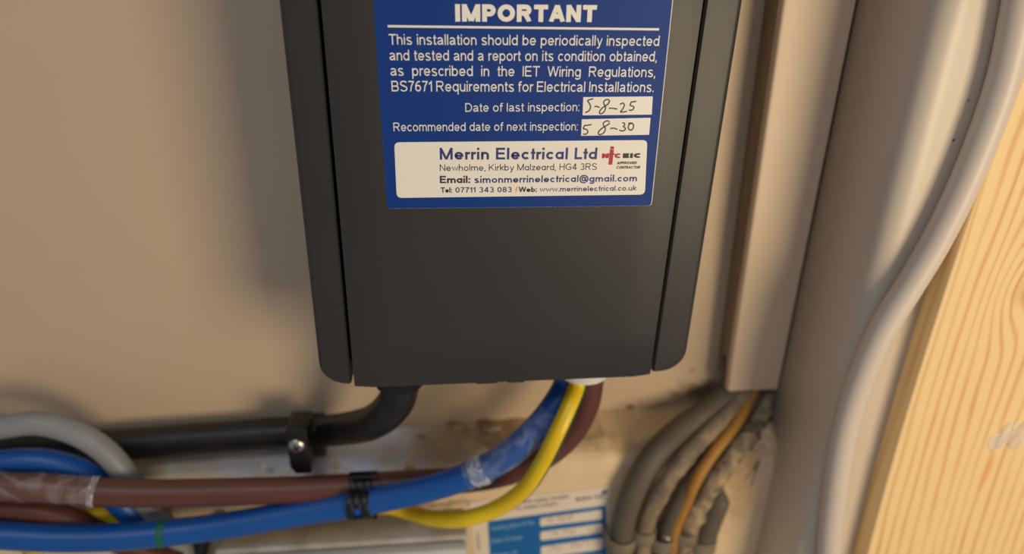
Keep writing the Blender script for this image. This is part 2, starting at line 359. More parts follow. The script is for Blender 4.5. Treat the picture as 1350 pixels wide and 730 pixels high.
# wings: outer-corner-rounded slabs with a rounded outer front edge
def wing(x_in, x_out, s):
    bm = bmesh.new(); rings = []
    R = .0085
    zs = []
    for k in range(9): a = math.pi/2*k/8; zs.append((zbot+.0008 + R - R*math.cos(a)*1.0, R - R*math.sin(a)))
    zs2 = [(2*((zbot+.0008+ztop)/2) - z, d) for z, d in reversed(zs)]
    for z, d in zs + zs2:
        xo_ = x_out(z) - s*d; xi = x_in(z)
        # profile from inner back, inner front, rounded front outer edge, back outer
        pr = [(xi, -.004), (xi, -.0715), (xi + s*.0008, -.0723)]
        r = min(.0022, abs(xo_-xi)*.6)
        for k in range(7):
            a = math.pi/2*k/6; pr.append((xo_ - s*r + s*r*math.sin(a), -.0718 + r - r*math.cos(a) - .0003*(1-k/6)))
        pr.append((xo_, -.004)); rings.append([(x, y, z) for x, y in pr])
    loft(bm, rings)
    bmesh.ops.remove_doubles(bm, verts=bm.verts, dist=1e-6)
    o = finish('side_wing', bm, M['box'], enc, smooth=True)
    return o
G = .0014
for x_in, x_out, s in ((lambda z: xa(z)-G, xo, -1), (lambda z: xb(z)+G*1.0, xo2, 1)):
    o = wing(x_in, x_out, s)
    em = o.modifiers.new('edges', 'EDGE_SPLIT'); em.split_angle = math.radians(35)
# front cover: slightly bowed slab
bm = bmesh.new(); rings = []
def cover_ring(z, inset=0, back=0):
    out = []
    x0, x1 = xa(z) + inset, xb(z) - inset
    n = 16
    for i in range(n+1):
        u = i/n; x = x0 + (x1-x0)*u; e = min(u, 1-u)*(x1-x0)
        r = .0012; dy = (r - math.sqrt(max(0, r*r - (r-min(e, r))**2)))
        out.append((x, YF + dy + back, z))
    out.append((x1, -.058, z)); out.append((x0, -.058, z)); return out
for z, back in ((zbot, .0012), (zbot+.0003, .0004), (zbot+.0012, 0), (zbot+.02, 0), ((zbot+ztop)/2, 0), (ztop-.0012, 0), (ztop, .0012)):
    rings.append(cover_ring(z, .0, back))
loft(bm, rings)
o = finish('front_cover', bm, M['box'], enc, smooth=True); em = o.modifiers.new('edges', 'EDGE_SPLIT'); em.split_angle = math.radians(40)
# small tabs under the cover edge
for a, b in ((628, 655), (669, 691)):
    bm = bmesh.new(); p = P(a, 506, -.073); q = P(b, 506, -.073)
    box(bm, (p.x, -.0735, zbot-.0011), (q.x, -.066, zbot+.002)); finish('cover_tab', bm, M['box'], enc, bevel=.0003)
# glands in the underside
gc = P(765, 505, -.050)
bm = bmesh.new(); lathe(bm, (gc.x, -.0525, zbot+.004), (0, 0, -1), [(.0118, 0), (.0118, .0125), (.0112, .0142), (.0104, .0146), (.0104, .004)])
g1 = finish('cable_gland', bm, M['gland'], enc, smooth=True); g1['label'] = 'white plastic cable gland'; g1.modifiers.new('e', 'EDGE_SPLIT')
gb = P(527, 512, -.053)
bm = bmesh.new(); lathe(bm, (gb.x+.0005, -.0545, zbot+.004), (0, 0, -1), [(.0108, 0), (.0108, .0134), (.0103, .0145), (.0092, .0148), (.0092, .004)])
g2 = finish('cable_gland', bm, M['blackplastic'], enc, smooth=True); g2['label'] = 'black plastic cable gland'; g2.modifiers.new('e', 'EDGE_SPLIT')

# ------------------------------------------------------------------ text tools: a drawn sans-serif alphabet, each letter a set of strokes (cap height 1)
def _arc(cx, cy, rx, ry, a0, a1, n=12):
    return [(cx + rx*math.cos(math.radians(a0+(a1-a0)*k/n)), cy + ry*math.sin(math.radians(a0+(a1-a0)*k/n))) for k in range(n+1)]
def strokes(ch, w, geo=False):
    """strokes of a letter, its ink width and its clip heights; w stem weight, geo the rounder geometric style"""
    h = w/2; X = .73 if not geo else .66; b, t, T = h, X-h, 1-h; lo, hi = 0, 1; A = _arc
    def O(W, y0, y1, x0=0): return A(x0+W/2, (y0+y1)/2, W/2-h, (y1-y0)/2-h, 0, 360, 28)
    W = .70; S_ = []
    if ch in 'bdpqgoceahnmruy' : hi = X; lo = 0
    if ch == 'o': W = .72; S_ = [O(W, 0, X)]
    elif ch in 'bdpq' or (ch == 'g') or (ch == 'a' and geo):
        W = .68; left = ch in 'bp'; sx = h if left else W-h
        S_ = [O(W, 0, X)]
        y0, y1 = {'b': (0, 1), 'd': (0, 1), 'p': (-.28, X), 'q': (-.28, X), 'g': (-.02, X), 'a': (0, X)}[ch]; lo, hi = min(y0, 0), max(y1, X)
        if ch == 'g': S_ += [[(sx, X), (sx, -.06)] + A(W/2, -.06, W/2-h, .23-h, 0, -160)]; lo = -.30
        else: S_ += [[(sx, y0), (sx, y1)]]
    elif ch == 'c': W = .66; S_ = [A(W/2+.01, X/2, W/2-h+.01, X/2-h, 42, 318, 20)]
    elif ch == 'e': W = .70; S_ = [[(h, X/2-.01), (W-h, X/2-.01)] + A(W/2, X/2, W/2-h, X/2-h, 0, 325, 22)[1:]]
    elif ch == 'a': W = .68; S_ = [A(.31, X-.22, .31-h-.0, .22-h, 160, 0) + [(W-h-.04, .16), (W-h, 0)], [(W-h-.04, .43), (.40, .39)] + A(.27, .205, .27-h, .205-h, 95, 270, 10) + [(.42, .10), (W-h-.04, .27)]]
    elif ch in 'nh': W = .62; S_ = [[(h, 0), (h, 1 if ch == 'h' else X)], [(h, .40)] + A(W/2, X-.29, W/2-h, .29-h, 180, 0) + [(W-h, 0)]]; hi = 1 if ch == 'h' else X
    elif ch == 'm': W = 1.02; S_ = [[(h, 0), (h, X)]] + [[(x, .42)] + A(x+(W/2-h)/2, X-.26, (W/2-h)/2, .26-h, 180, 0) + [(x+W/2-h, 0)] for x in (h, W/2)]
    elif ch == 'r': W = .38; S_ = [[(h, 0), (h, X)], [(h, .36)] + A(W+.02, X-.30, W+.02-h, .30-h, 180, 92, 8)]
    elif ch in 'uy' and ch == 'u': W = .62; S_ = [[(h, X)] + A(W/2, .29, W/2-h, .29-h, 180, 360) + [(W-h, .33)], [(W-h, 0), (W-h, X)]]
    elif ch == 'y': W = .66; S_ = [[(h*.9, X), (W/2, .02)], [(W-h*.9, X), (W/2-.02, -.05), (W/2-.10, -.20), (.06, -.22)]]; lo = -.29
    elif ch == 's': W = .62; hi = X; S_ = [A(W/2, X*.735, W/2-h-.02, X*.265-h*.55, 25, 180, 8) + A(W/2, X*.735, W/2-h-.02, X*.235-h*.4, 180, 270, 4)[1:] + A(W/2, X*.265, W/2-h, X*.235-h*.4, 90, 0, 4) + A(W/2, X*.265, W/2-h, X*.265-h*.55, 0, -158, 9)[1:]]
    elif ch == 't': W = .36; hi = .93; S_ = [[(.15, .95), (.15, .14), (.17, b+.01), (.24, b), (W, b)], [(0, X-h), (W-.01, X-h)]] if not geo else [[(W/2, .93), (W/2, 0)], [(0, X-h), (W, X-h)]]
    elif ch == 'f': W = .40; S_ = [[(.15, 0), (.15, .80), (.18, T-.03), (.27, T), (W, T)], [(0, X-h), (W-.02, X-h)]]
    elif ch in 'iI l1'.replace(' ', '') and ch == 'i': W = w; S_ = [[(h, 0), (h, X)], [(h, 1-w*1.05), (h, 1)]]
    elif ch in 'lI': W = w; S_ = [[(h, 0), (h, 1)]]
    elif ch == 'k': W = .60; S_ = [[(h, 0), (h, 1)], [(h, .26), (W-h*.7, X)], [(.20, .38), (W-h*.4, 0)]]
    elif ch == 'v': W = .64; hi = X; S_ = [[(h*.8, X), (W/2, h*.6), (W-h*.8, X)]]
    elif ch == 'w': W = .98; hi = X; S_ = [[(h*.8, X), (W*.27, h*.4), (W/2, X-h*.6), (W*.73, h*.4), (W-h*.8, X)]]
    elif ch == 'x': W = .64; hi = X; S_ = [[(h, 0), (W-h, X)], [(h, X), (W-h, 0)]]
    elif ch == 'z': W = .58; hi = X; S_ = [[(0, t), (W-h*1.3, t)], [(W-h*1.3, t), (h*1.3, b)], [(h*.6, b), (W, b)]]
    elif ch == 'A': W = .92; S_ = [[(h*.9, 0), (W/2, 1.0)], [(W/2, 1.0), (W-h*.9, 0)], [(W*.22, .33), (W*.78, .33)]]
    elif ch == 'M': W = 1.02; S_ = [[(h, 0), (h, 1)], [(W-h, 0), (W-h, 1)], [(h*.95, 1), (W/2, h*.3)], [(W/2, h*.3), (W-h*.95, 1)]]
    elif ch == 'N': W = .84; S_ = [[(h, 0), (h, 1)], [(W-h, 0), (W-h, 1)], [(h, 1-h*.3), (W-h, h*.3)]]
    elif ch in 'PRB':
        W = {'P': .80, 'R': .86, 'B': .80}[ch]; m = .50 if ch != 'P' else .44; r_ = (T-m)/2; Wb = W-.04
        S_ = [[(h, 0), (h, 1)], [(h, T), (Wb-h-r_, T)] + A(Wb-h-r_, (T+m)/2, r_, r_, 90, -90)[1:] + [(h, m)]]
        if ch == 'R': S_ += [[(W*.48, m), (W*.64, .34), (W-h*1.1, 0)]]
        if ch == 'B': q = (m-b)/2; S_ += [[(h, b), (W-h-q, b)] + A(W-h-q, (m+b)/2, q, q, -90, 90)[1:]]
    elif ch in 'OQ': W = .98; S_ = [O(W, 0, 1)]
    elif ch in 'CG':
        W = .92; S_ = [A(W/2+.02, .5, W/2-h+.02, .5-h, 42, 318 if ch == 'C' else 322, 22)]
        if ch == 'G': S_[0] += [(W-h, .22), (W-h, .46)]; S_ += [[(W*.55, .46), (W-h*0, .46)]]
    elif ch == 'T': W = .80; S_ = [[(W/2, 0), (W/2, 1)], [(0, T), (W, T)]]
    elif ch == 'L': W = .62; S_ = [[(h, 0), (h, 1)], [(0, b), (W, b)]]
    elif ch == 'E': W = .74; S_ = [[(h, 0), (h, 1)], [(0, b), (W, b)], [(0, T), (W-.02, T)], [(0, .52), (W-.06, .52)]]
    elif ch == 'F': W = .70; S_ = [[(h, 0), (h, 1)], [(0, T), (W, T)], [(0, .50), (W-.08, .50)]]
    elif ch == 'H': W = .82; S_ = [[(h, 0), (h, 1)], [(W-h, 0), (W-h, 1)], [(0, .52), (W, .52)]]
    elif ch == 'D': W = .86; S_ = [[(h, 0), (h, 1)], [(h, T), (W*.42, T)] + A(W*.42, .5, W*.58-h, .5-h, 90, -90, 16)[1:] + [(h, b)]]
    elif ch == 'K': W = .84; S_ = [[(h, 0), (h, 1)], [(h, .30), (W-h*1.2, 1)], [(W*.36, .56), (W-h*.9, 0)]]
    elif ch == 'U': W = .82; S_ = [[(h, 1)] + A(W/2, .36, W/2-h, .36-h, 180, 360) + [(W-h, 1)]]
    elif ch == 'V': W = .86; S_ = [[(h*.9, 1), (W/2, 0)], [(W/2, 0), (W-h*.9, 1)]]
    elif ch == 'W': W = 1.28; S_ = [[(h*.8, 1), (W*.27, h*.3)], [(W*.27, h*.3), (W/2, 1)], [(W/2, 1), (W*.73, h*.3)], [(W*.73, h*.3), (W-h*.8, 1)]]
    elif ch == 'Y': W = .84; S_ = [[(h, 1), (W/2, .42), (W/2, 0)], [(W-h, 1), (W/2, .42)]]
    elif ch in 'S':
        W = .82; S_ = [A(W/2, .745, W/2-h-.02, .255-h*.55, 22, 180, 8) + A(W/2, .745, W/2-h-.02, .225-h*.4, 180, 270, 4)[1:] + A(W/2, .27, W/2-h, .25-h*.4, 90, 0, 4) + A(W/2, .27, W/2-h, .27-h*.55, 0, -158, 9)[1:]]
    elif ch == '0': W = .66; S_ = [O(W, 0, 1)]
    elif ch == '1': W = .36; S_ = [[(W-h, 0), (W-h, 1)], [(W-h, .92), (.02, .70)]]
    elif ch == '2': W = .66; S_ = [A(W/2, .70, W/2-h, .30-h, 165, -30, 12) + [(h*1.2, b)], [(0, b), (W, b)]]
    elif ch == '3': W = .66; S_ = [A(W/2-.01, .74, W/2-h-.03, .26-h*.8, 155, -90, 12), A(W/2, .28, W/2-h, .28-h*.8, 90, -155, 12)]
    elif ch == '4': W = .70; S_ = [[(W-.20, 0), (W-.20, 1)], [(W-.22, .97), (h, .27)], [(h*.4, .26), (W, .26)]]
    elif ch == '5': W = .66; S_ = [[(W-.04, T), (.16, T), (.09, .48)], [(.09, .48)] + A(W/2, .33, W/2-h, .33-h, 135, -160, 12)]
    elif ch == '6': W = .66; S_ = [O(W, 0, .63), A(W*.68, .34, W*.68-h, .66-h, 180, 72, 12)]
    elif ch == '7': W = .64; S_ = [[(0, T), (W-h*.4, T)], [(W-h, T), (W*.48, .5), (W*.32, 0)]]
    elif ch == '8': W = .66; S_ = [O(W-.06, .48-h, 1, .03), O(W, 0, .52+h)]
    elif ch == '.': W = w*1.05; S_ = [[(W/2, 0), (W/2, w*1.05)]]
    elif ch == ',': W = w*1.05; lo = -.25; S_ = [[(W/2, w), (W/2, 0)], [(W/2+.02, .03), (W/2-.03, -.16)]]
    elif ch == ':': W = w*1.05; hi = X; S_ = [[(W/2, 0), (W/2, w)], [(W/2, X-w), (W/2, X)]]
    elif ch == '@': W = 1.18; lo = -.2; S_ = [A(W/2, .40, W/2-h*.8, .60-h*.8, -50, 300, 30), A(.56, .42, .21, .25, 0, 360, 18), [(.80, .68), (.78, .28), (.86, .17), (1.0, .22)]]
    else: W = .4; S_ = [[(0, h), (W, h)]]
    return S_, W, lo, hi
def ribbon(pts, w):
    """quads along a polyline with mitred joins"""
    pts = [Vector(p) for p in pts]; n = len(pts); closed = (pts[0]-pts[-1]).length < 1e-5
    L_, R_ = [], []
    for i, p in enumerate(pts):
        a = pts[i-1] if i > 0 else (pts[-2] if closed else None); c = pts[i+1] if i < n-1 else (pts[1] if closed else None)
        d1 = (p-a).normalized() if a is not None else None; d2 = (c-p).normalized() if c is not None else None
        if d1 is None: d1 = d2
        if d2 is None: d2 = d1
        n1 = Vector((-d1.y, d1.x)); n2 = Vector((-d2.y, d2.x)); m = n1+n2
        m = m.normalized() if m.length > 1e-3 else n1
        k = min(1/max(.35, m.dot(n1)), 1.6)
        L_.append(p + m*w/2*k); R_.append(p - m*w/2*k)
    return L_, R_
TH = .82     # horizontal strokes a little thinner than stems
def glyph_rib(ch, w, geo, shear):
    S_, W, lo, hi = strokes(ch, w, geo); out = []
    for s in S_:
        s2 = [s[0]] + [q for p, q in zip(s, s[1:]) if (Vector(p)-Vector(q)).length > 1e-4]
        L_, R_ = ribbon(s2, w)
        c = lambda v: (v.x + shear*v.y, max(lo, min(hi, v.y)))
        out.append(([c(v) for v in L_], [c(v) for v in R_]))
    return out, W
def line(bm, text, a, b, cap, y, w=.13, gap=.42, shear=0.0, geo=False, sp=.15):
    """a line of print with its baseline from pixel a to pixel b, cap height in pixels"""
    p, q = P(*a, y), P(*b, y); u = (q-p); Wd = u.length; u.normalize(); v = Vector((-u.z, 0, u.x))
    sy = (P(a[0], a[1], y) - P(a[0], a[1]-cap, y)).length
    sp = sp * (1.0 if w < .2 else .7)
    items = []; pos = 0
    layer = [0]
    for ch in text:
        if ch == ' ': pos += gap; continue
        g, W = glyph_rib(ch, w, geo, shear); k = 1.0
        prev = items[-1][1] if items else None
        items.append((pos, ch, g)); pos += W + (sp*.62 if ch in 'crtfTLkvwyxzAVWYP7' else sp)
        last = pos - (sp*.62 if ch in 'crtfTLkvwyxzAVWYP7' else sp)
    sx = Wd / last
    for x0, ch, g in items:
        for L_, R_ in g:
            layer[0] += 1; off = Vector((0, -6e-6*(layer[0] % 7), 0))
            A_ = [bm.verts.new(p + off + u*((x0+x)*sx) + v*(z*sy)) for x, z in L_]; B_ = [bm.verts.new(p + off + u*((x0+x)*sx) + v*(z*sy)) for x, z in R_]
            for i in range(len(A_)-1):
                try: bm.faces.new((A_[i], B_[i], B_[i+1], A_[i+1]))
                except ValueError: pass
def flat(name, bm, m, parent, thick=0):
    for f in bm.faces:
        pass
    return finish(name, bm, m, parent)
def quad(bm, pts, y):
    bm.faces.new([bm.verts.new(P(px, py, y)) for px, py in pts])
def rquad(bm, pts, y, r, th=.0001):
    P3 = [P(px, py, y) for px, py in pts]; o2 = round_poly([(p.x, p.z) for p in P3], r, 6)
    prism(bm, [(p.x, y, p.y) for p in o2], (0, th, 0))
def pen(bm, pts, y, r):
    tube(bm, spline([P(px, py, y) for px, py in pts], 4), r, 6, flat=.08)

# ------------------------------------------------------------------ inspection label
YL = YF - .00025
def lab(u, v):  # label edge lines continued above the frame
    return (492 + (510-492)*v/270.0, v) if u == 0 else (886.5 + (858.5-886.5)*v/270.0, v)
A = [lab(0, -160), lab(0, 275), (858.3, 271), lab(1, -160)]
bm = bmesh.new(); rquad(bm, [(A[0][0]-.1, A[0][1]), (A[1][0]-.1, A[1][1]+.1), (A[2][0]+.8, A[2][1]+.1), (A[3][0]+1.0, A[3][1])], YL, .0014, .0002)
label = flat('inspection_label', bm, M['stickerwhite'], enc); label['label'] = 'blue and white periodic inspection label'
bm = bmesh.new(); rquad(bm, A, YL-.00006, .0013, .00005); flat('blue_print', bm, M['stickerblue'], label)['label'] = 'blue printed ground'
Y1 = YL - .00012
bm = bmesh.new()
line(bm, 'IMPORTANT', (600.4, 28.4), (786, 29.2), 23, Y1, .27)
quad(bm, [(511, 33), (869, 37.2), (868.8, 40.2), (511.2, 36)], Y1)
line(bm, 'This installation should be periodically inspected', (513, 58.8), (868.6, 60.6), 14, Y1, .125)
line(bm, 'and tested and a report on its condition obtained,', (513.8, 79.6), (865.5, 81), 14, Y1, .125)
line(bm, 'as prescribed in the IET Wiring Regulations,', (515, 99.8), (863.5, 101.6), 14, Y1, .125, gap=.80)
line(bm, 'BS7671 Requirements for Electrical Installations.', (516.5, 120.4), (861.5, 121.4), 14, Y1, .125, gap=.34)
line(bm, 'Date of last inspection:', (613.5, 147.4), (763.5, 146.4), 11.5, Y1, .12)
line(bm, 'Recommended date of next inspection:', (519, 173), (761.5, 172), 11.5, Y1, .12)
flat('white_lettering', bm, M['stickerwhite'], label)['label'] = 'white printed wording'
for k, q in enumerate(([(769, 128), (860.6, 127), (859.3, 151), (768, 152)], [(767, 157.2), (857.8, 155.2), (855.7, 177.6), (766, 179)])):
    bm = bmesh.new(); rquad(bm, q, Y1, .0001, .00005); flat('date_box', bm, M['stickerwhite'], label)
bm = bmesh.new(); rquad(bm, [(519.7, 187.5), (853.5, 184.6), (850.2, 256.4), (523, 260.8)], Y1, .0018, .00005); flat('contact_panel', bm, M['stickerwhite'], label)['label'] = 'cream contact panel with rounded corners'
Y2 = Y1 - .00006
hw = lambda x, y: (680 + x/4.867, 120 + y/4.867)
bm = bmesh.new(); r = .0002
for st in ([(497,50),(462,60),(474,82),(480,105),(468,128),(446,138)], [(505,100),(520,98),(538,106)], [(603,62),(585,53),(565,68),(568,88),(577,105),(565,135),(543,146),(538,132),(556,108),(590,85),(603,62)],
           [(598,110),(625,111),(652,116)], [(668,86),(688,77),(697,92),(684,118),(672,134),(690,134),(714,130)], [(741,70),(734,92),(752,97),(758,110),(742,124),(726,120)], [(740,70),(755,69),(773,65)],
           [(442,220),(434,242),(452,245),(463,260),(452,276),(431,276)], [(442,220),(464,219),(486,214)], [(602,198),(586,191),(562,205),(566,225),(576,243),(562,270),(538,280),(530,264),(552,240),(588,218),(604,205)],
           [(606,241),(630,238),(652,246)], [(683,206),(694,204),(700,216),(690,228),(703,236),(700,250),(682,256),(664,250)], [(752,206),(733,210),(722,228),(727,246),(742,250),(754,236),(755,216),(738,205),(722,209)]):
    pen(bm, [hw(*p) for p in st], Y2, r)
flat('handwritten_dates', bm, M['pen'], label)['label'] = 'dates handwritten in dark pen'
bm = bmesh.new(); line(bm, 'Merrin Electrical Ltd', (580, 210.4), (786.7, 209.8), 15.6, Y2, .18, gap=.42, geo=True)
line(bm, 'simonmerrinelectrical@gmail.com', (625.4, 241.2), (839.5, 239), 9.3, Y2, .175, geo=True)
line(bm, '07711 343 083', (600.5, 253.8), (674.7, 253.2), 7, Y2, .155, geo=True); line(bm, 'www.merrinelectrical.co.uk', (711.6, 252.8), (838.8, 251), 7, Y2, .155, geo=True)
flat('navy_lettering', bm, M['navy'], label)['label'] = 'navy printed wording'
bm = bmesh.new(); line(bm, 'Newholme, Kirkby Malzeard, HG4 3RS', (580, 225.4), (786.7, 223.8), 8.8, Y2, .115, gap=.42, geo=True, sp=.16)
line(bm, 'Email:', (580, 241.4), (620, 241.1), 9.6, Y2, .20, geo=True); line(bm, 'Tel:', (581.3, 254), (596, 253.8), 7, Y2, .20, geo=True); line(bm, 'Web:', (683.8, 253.1), (707.7, 252.9), 7, Y2, .20, geo=True)
line(bm, 'EIC', (821, 208.3), (845.5, 208), 6.2, Y2, .34, sp=.16)
line(bm, 'APPROVED', (813, 216.6), (839, 216.3), 3.6, Y2, .24, shear=.25); line(bm, 'CONTRACTOR', (812.5, 222.4), (843.5, 222.2), 3.6, Y2, .24, shear=.25)
flat('dark_lettering', bm, M['ink'], label)['label'] = 'dark printed wording'
bm = bmesh.new(); line(bm, 'N', (793.4, 208.5), (802.5, 208.4), 6.2, Y2, .34); line(bm, 'C', (810, 208.4), (819, 208.3), 6.2, Y2, .34)
quad(bm, [(804.5, 196.5), (809.6, 196.5), (809.4, 193), (804.8, 193)], Y2)
quad(bm, [(804.3, 197), (809.5, 197), (807.2, 217), (802, 217)], Y2); quad(bm, [(801.5, 202.5), (811, 202.4), (810.5, 204), (801.3, 204.1)], Y2 - .00001)
flat('red_logo', bm, M['red'], label)['label'] = 'red letters of the approval logo'
bm = bmesh.new(); quad(bm, [(681.5, 246), (679, 250.8), (680.6, 250.8), (678.6, 255), (682.6, 249.6), (681, 249.6), (683, 246)], Y2)
flat('bolt_mark', bm, M['orange'], label)['label'] = 'small orange lightning mark'

# ------------------------------------------------------------------ meter housing and old label at the bottom
mz = PZ(560, 672, P(560, 672, YB).z - Z0)
yf = -.053
xL = P(272, 722, yf).x; xR = P(617, 720, yf).x; zT = mz.z
met = empty('meter_housing', ((xL+xR)/2, YB, zT-.12), 'pale grey plastic meter housing at the bottom under the blue cable', 'meter')
bm = bmesh.new(); box(bm, (xL, YB-.0005, zT-.2), (xR, yf+.006, zT)); finish('back_case', bm, M['meterdirty'], met, bevel=.0015, seg=3)
bm = bmesh.new(); box(bm, (xL+.001, yf+.0058, zT-.2), (xR-.0003, yf-.001, zT-.0022)); finish('front_case', bm, M['meter'], met, bevel=.0018, seg=3)
# white supplier label, pasted askew on the boarding
YS = YB - .0004
sup = empty('supply_label', P(710, 700, YS), 'white and blue printed supply label pasted on the boarding below the yellow cable', 'label')
bm = bmesh.new(); rquad(bm, [(619, 662), (804, 641.5), (808, 900), (640, 930)], YS, .002, .0003); flat('sheet', bm, M['oldwhite'], sup)
bm = bmesh.new(); rquad(bm, [(643, 687), (798.5, 666), (803, 860), (655, 890)], YS-.00006, .001, .00005); flat('blue_panel', bm, M['oldblue'], sup)
for q in ([(712, 683), (793.5, 671.5), (794, 684), (712, 694)], [(712.5, 701), (793.8, 690), (794.3, 702), (712.5, 712.5)], [(713, 720.5), (794.5, 709), (795, 724), (713.5, 735)], [(714, 744), (795.5, 730), (796, 746), (714.5, 760)]):
    bm = bmesh.new(); rquad(bm, q, YS-.00012, .0014, .00005); flat('blank_box', bm, M['oldwhite'], sup)
bm = bmesh.new(); ys = YS - .00012
line(bm, 'meter supply, resealed', (686, 664.3), (749.5, 656), 5.0, ys, .17); line(bm, 'for sealed contacts', (680, 672.5), (735, 665.5), 5.0, ys, .17)
line(bm, 'British Gas', (759.5, 661), (797, 655.3), 5.2, ys, .20)
bl_ = bmesh.new(); quad(bl_, [(791, 651), (795, 646.5), (800, 645), (801, 649), (797, 651), (794, 650)], ys); flat('flame_logo', bl_, M['navy'], sup)
bv_ = bmesh.new(); line(bv_, 'SUPPLY', (633, 725), (632, 700), 3, ys, .15); flat('vertical_print', bv_, M['oldprint'], sup)
flat('dark_print', bm, M['oldprint'], sup)
bm = bmesh.new(); line(bm, 'Sealing pliers ID No.', (648, 699), (706, 690.6), 5.5, ys, .15); line(bm, 'Date of issue', (648, 716), (688.5, 710), 5.8, ys, .15); line(bm, 'Name of', (650, 735), (682, 730.5), 5.8, ys, .15)
flat('pale_print', bm, M['palegreyblue'], sup)
bm = bmesh.new()
for st in ([(722,687),(726,683),(729,688)], [(735,685),(738,681),(741,686),(745,681)], [(748,684),(753,679),(753,684)], [(728,705),(732,701),(735,706)], [(742,703),(748,699),(754,703),(758,698)], [(775,696),(778,700)],
           [(726,725),(731,720),(735,725),(740,720)], [(752,722),(758,716),(764,721),(768,715)], [(772,714),(778,719)]):
    pen(bm, st, ys - .0001, .00035)
flat('faded_handwriting', bm, M['pencil'], sup)

# ------------------------------------------------------------------ cables
def cable(name, pts, r, m, label, cat='cable', step=8, stripe=None, rfun=None, group=None):
    path = spline([P(*p) for p in pts], step)
    bm = bmesh.new(); tube(bm, path, r, 20, stripe=stripe, rfun=rfun)
    o = finish(name, bm, m, smooth=True); tag(o, label, cat, group); return o, path
def cuff(name, path, i0, i1, r, m, parent, crinkle=0.04):
    bm = bmesh.new(); random.seed(3)
    ph = [random.uniform(0, 6) for _ in range(6)]
    tube(bm, path[i0:i1], r, 20, cap=False, rfun=lambda i, a: 1 + crinkle*(math.sin(3*a + i*.9 + ph[0]) + math.sin(5*a - i*.6 + ph[1]))*.5)
    return finish(name, bm, m, parent, smooth=True)
blk, _ = cable('black_cable', [(527,470,-.054),(527,512,-.054),(517,536,-.052),(492,556,-.042),(455,565,-.026),(415,568,-.0135),(360,571,-.0115),(300,575,-.011),(220,581,-.011),(140,587,-.011),(70,590,-.011),(0,591,-.011),(-80,590,-.011)],
    .0079, M['blackcable'], 'thick black cable running left from the black gland along the ledge')
b1, pb = cable('blue_cable', [(752,470,-.050),(748,505,-.052),(732,535,-.057),(705,568,-.060),(668,600,-.059),(625,624,-.057),(560,645,-.053),(480,662,-.0495),(400,675,-.047),(300,692,-.047),(230,701,-.048),(150,708,-.050),(80,709,-.051),(0,705,-.052),(-60,698,-.052)],
    .0061, M['blue'], 'blue cable sweeping from the white gland down to the lower left corner')
t = cuff('clear_tape', pb, 18, 42, .0065, M['tape'], b1); t['label'] = 'crinkled clear tape around the blue cable'
t = cuff('tape_end', pb, 37, 41, .0067, M['tape_end'], b1, .10); t['label'] = 'whitish wrinkled end of the clear tape'
# thin green thread on the blue cable
bm = bmesh.new(); k = 8*10 + 1; tube(bm, pb[k:k+2], .00635, 20); tie = finish('green_thread', bm, M['tie'], b1)
br1, pr1 = cable('brown_cable', [(778,470,-.049),(777,505,-.049),(770,538,-.048),(750,573,-.047),(715,602,-.046),(670,622,-.0435),(615,632,-.0415),(550,636,-.041),(480,640,-.041),(400,645,-.042),(300,648,-.043),(200,650,-.045),(130,648,-.046),(60,643,-.047),(0,641,-.047),(-60,640,-.047)],
    .0062, M['brown'], 'upper brown cable running from the white gland behind the blue cable to the left')
t = cuff('clear_tape', pr1, 8*12, 8*15, .0066, M['tape'], br1); t['label'] = 'wrinkled clear tape around the brown cable'
t = cuff('tape_end', pr1, 96, 98, .0067, M['tape_end'], br1, .08); t['label'] = 'whitish wrinkled end of the clear tape'
ea, _ = cable('earth_cable', [(766,470,-.057),(762,506,-.059),(750,538,-.066),(733,575,-.071),(714,612,-.069),(691,645,-.065),(655,670,-.060),(610,684,-.056),(570,683,-.047),(537,674,-.036),(505,667,-.0325),(440,672,-.0325),(340,685,-.0325),(260,697,-.0325),(200,697,-.033),(160,684,-.034),(128,678,-.035),(80,700,-.036),(40,730,-.037)],
    .0038, [M['yellow'], M['green']], 'yellow and green striped earth cable looping below the white gland', stripe=(7, 8, 9))
bl2, _ = cable('blue_cable', [(-60,626,-.036),(0,611,-.035),(60,609,-.034),(112,625,-.0345),(155,658,-.035),(188,694,-.0355),(215,735,-.036),(235,790,-.037)],
    .0060, M['blue'], 'second blue cable crossing under the upper brown cable at far left')
br2, _ = cable('brown_cable', [(-60,668,-.040),(0,671,-.0405),(60,676,-.041),(105,690,-.041),(145,708,-.040),(185,724,-.040),(235,742,-.040)],
    .0056, M['brown'], 'lower brown cable between the upper brown cable and the blue one at far left')
gy, _ = cable('grey_cable', [(-60,572,-.030),(0,563,-.030),(50,558,-.030),(98,570,-.030),(138,594,-.031),(168,629,-.033),(195,668,-.033),(225,702,-.033),(248,735,-.033),(260,780,-.033)],
    .0054, M['grey'], 'pale grey cable arching over the black cable at far left')
dk, _ = cable('dark_cable', [(300,684,-.0325),(278,698,-.0325),(266,720,-.0325),(262,760,-.0325),(262,800,-.0325)],
    .0032, M['blackcable'], 'short dark thin cable beside the left end of the meter housing')
wc, _ = cable('white_cable', [(1358,-110,-.0718),(1352,-40,-.0718),(1343,15,-.0718),(1325,98,-.0718),(1299,175,-.0718),(1267,252,-.0718),(1234,318,-.0718),(1200,375,-.0718),(1163,435,-.0718),(1135,500,-.0718),(1114,568,-.0718),(1101,648,-.0718),(1093,725,-.0718),(1089,820,-.0718)],
    .0054, M['whitecable'], 'white flexible cable curving down the front of the white post')
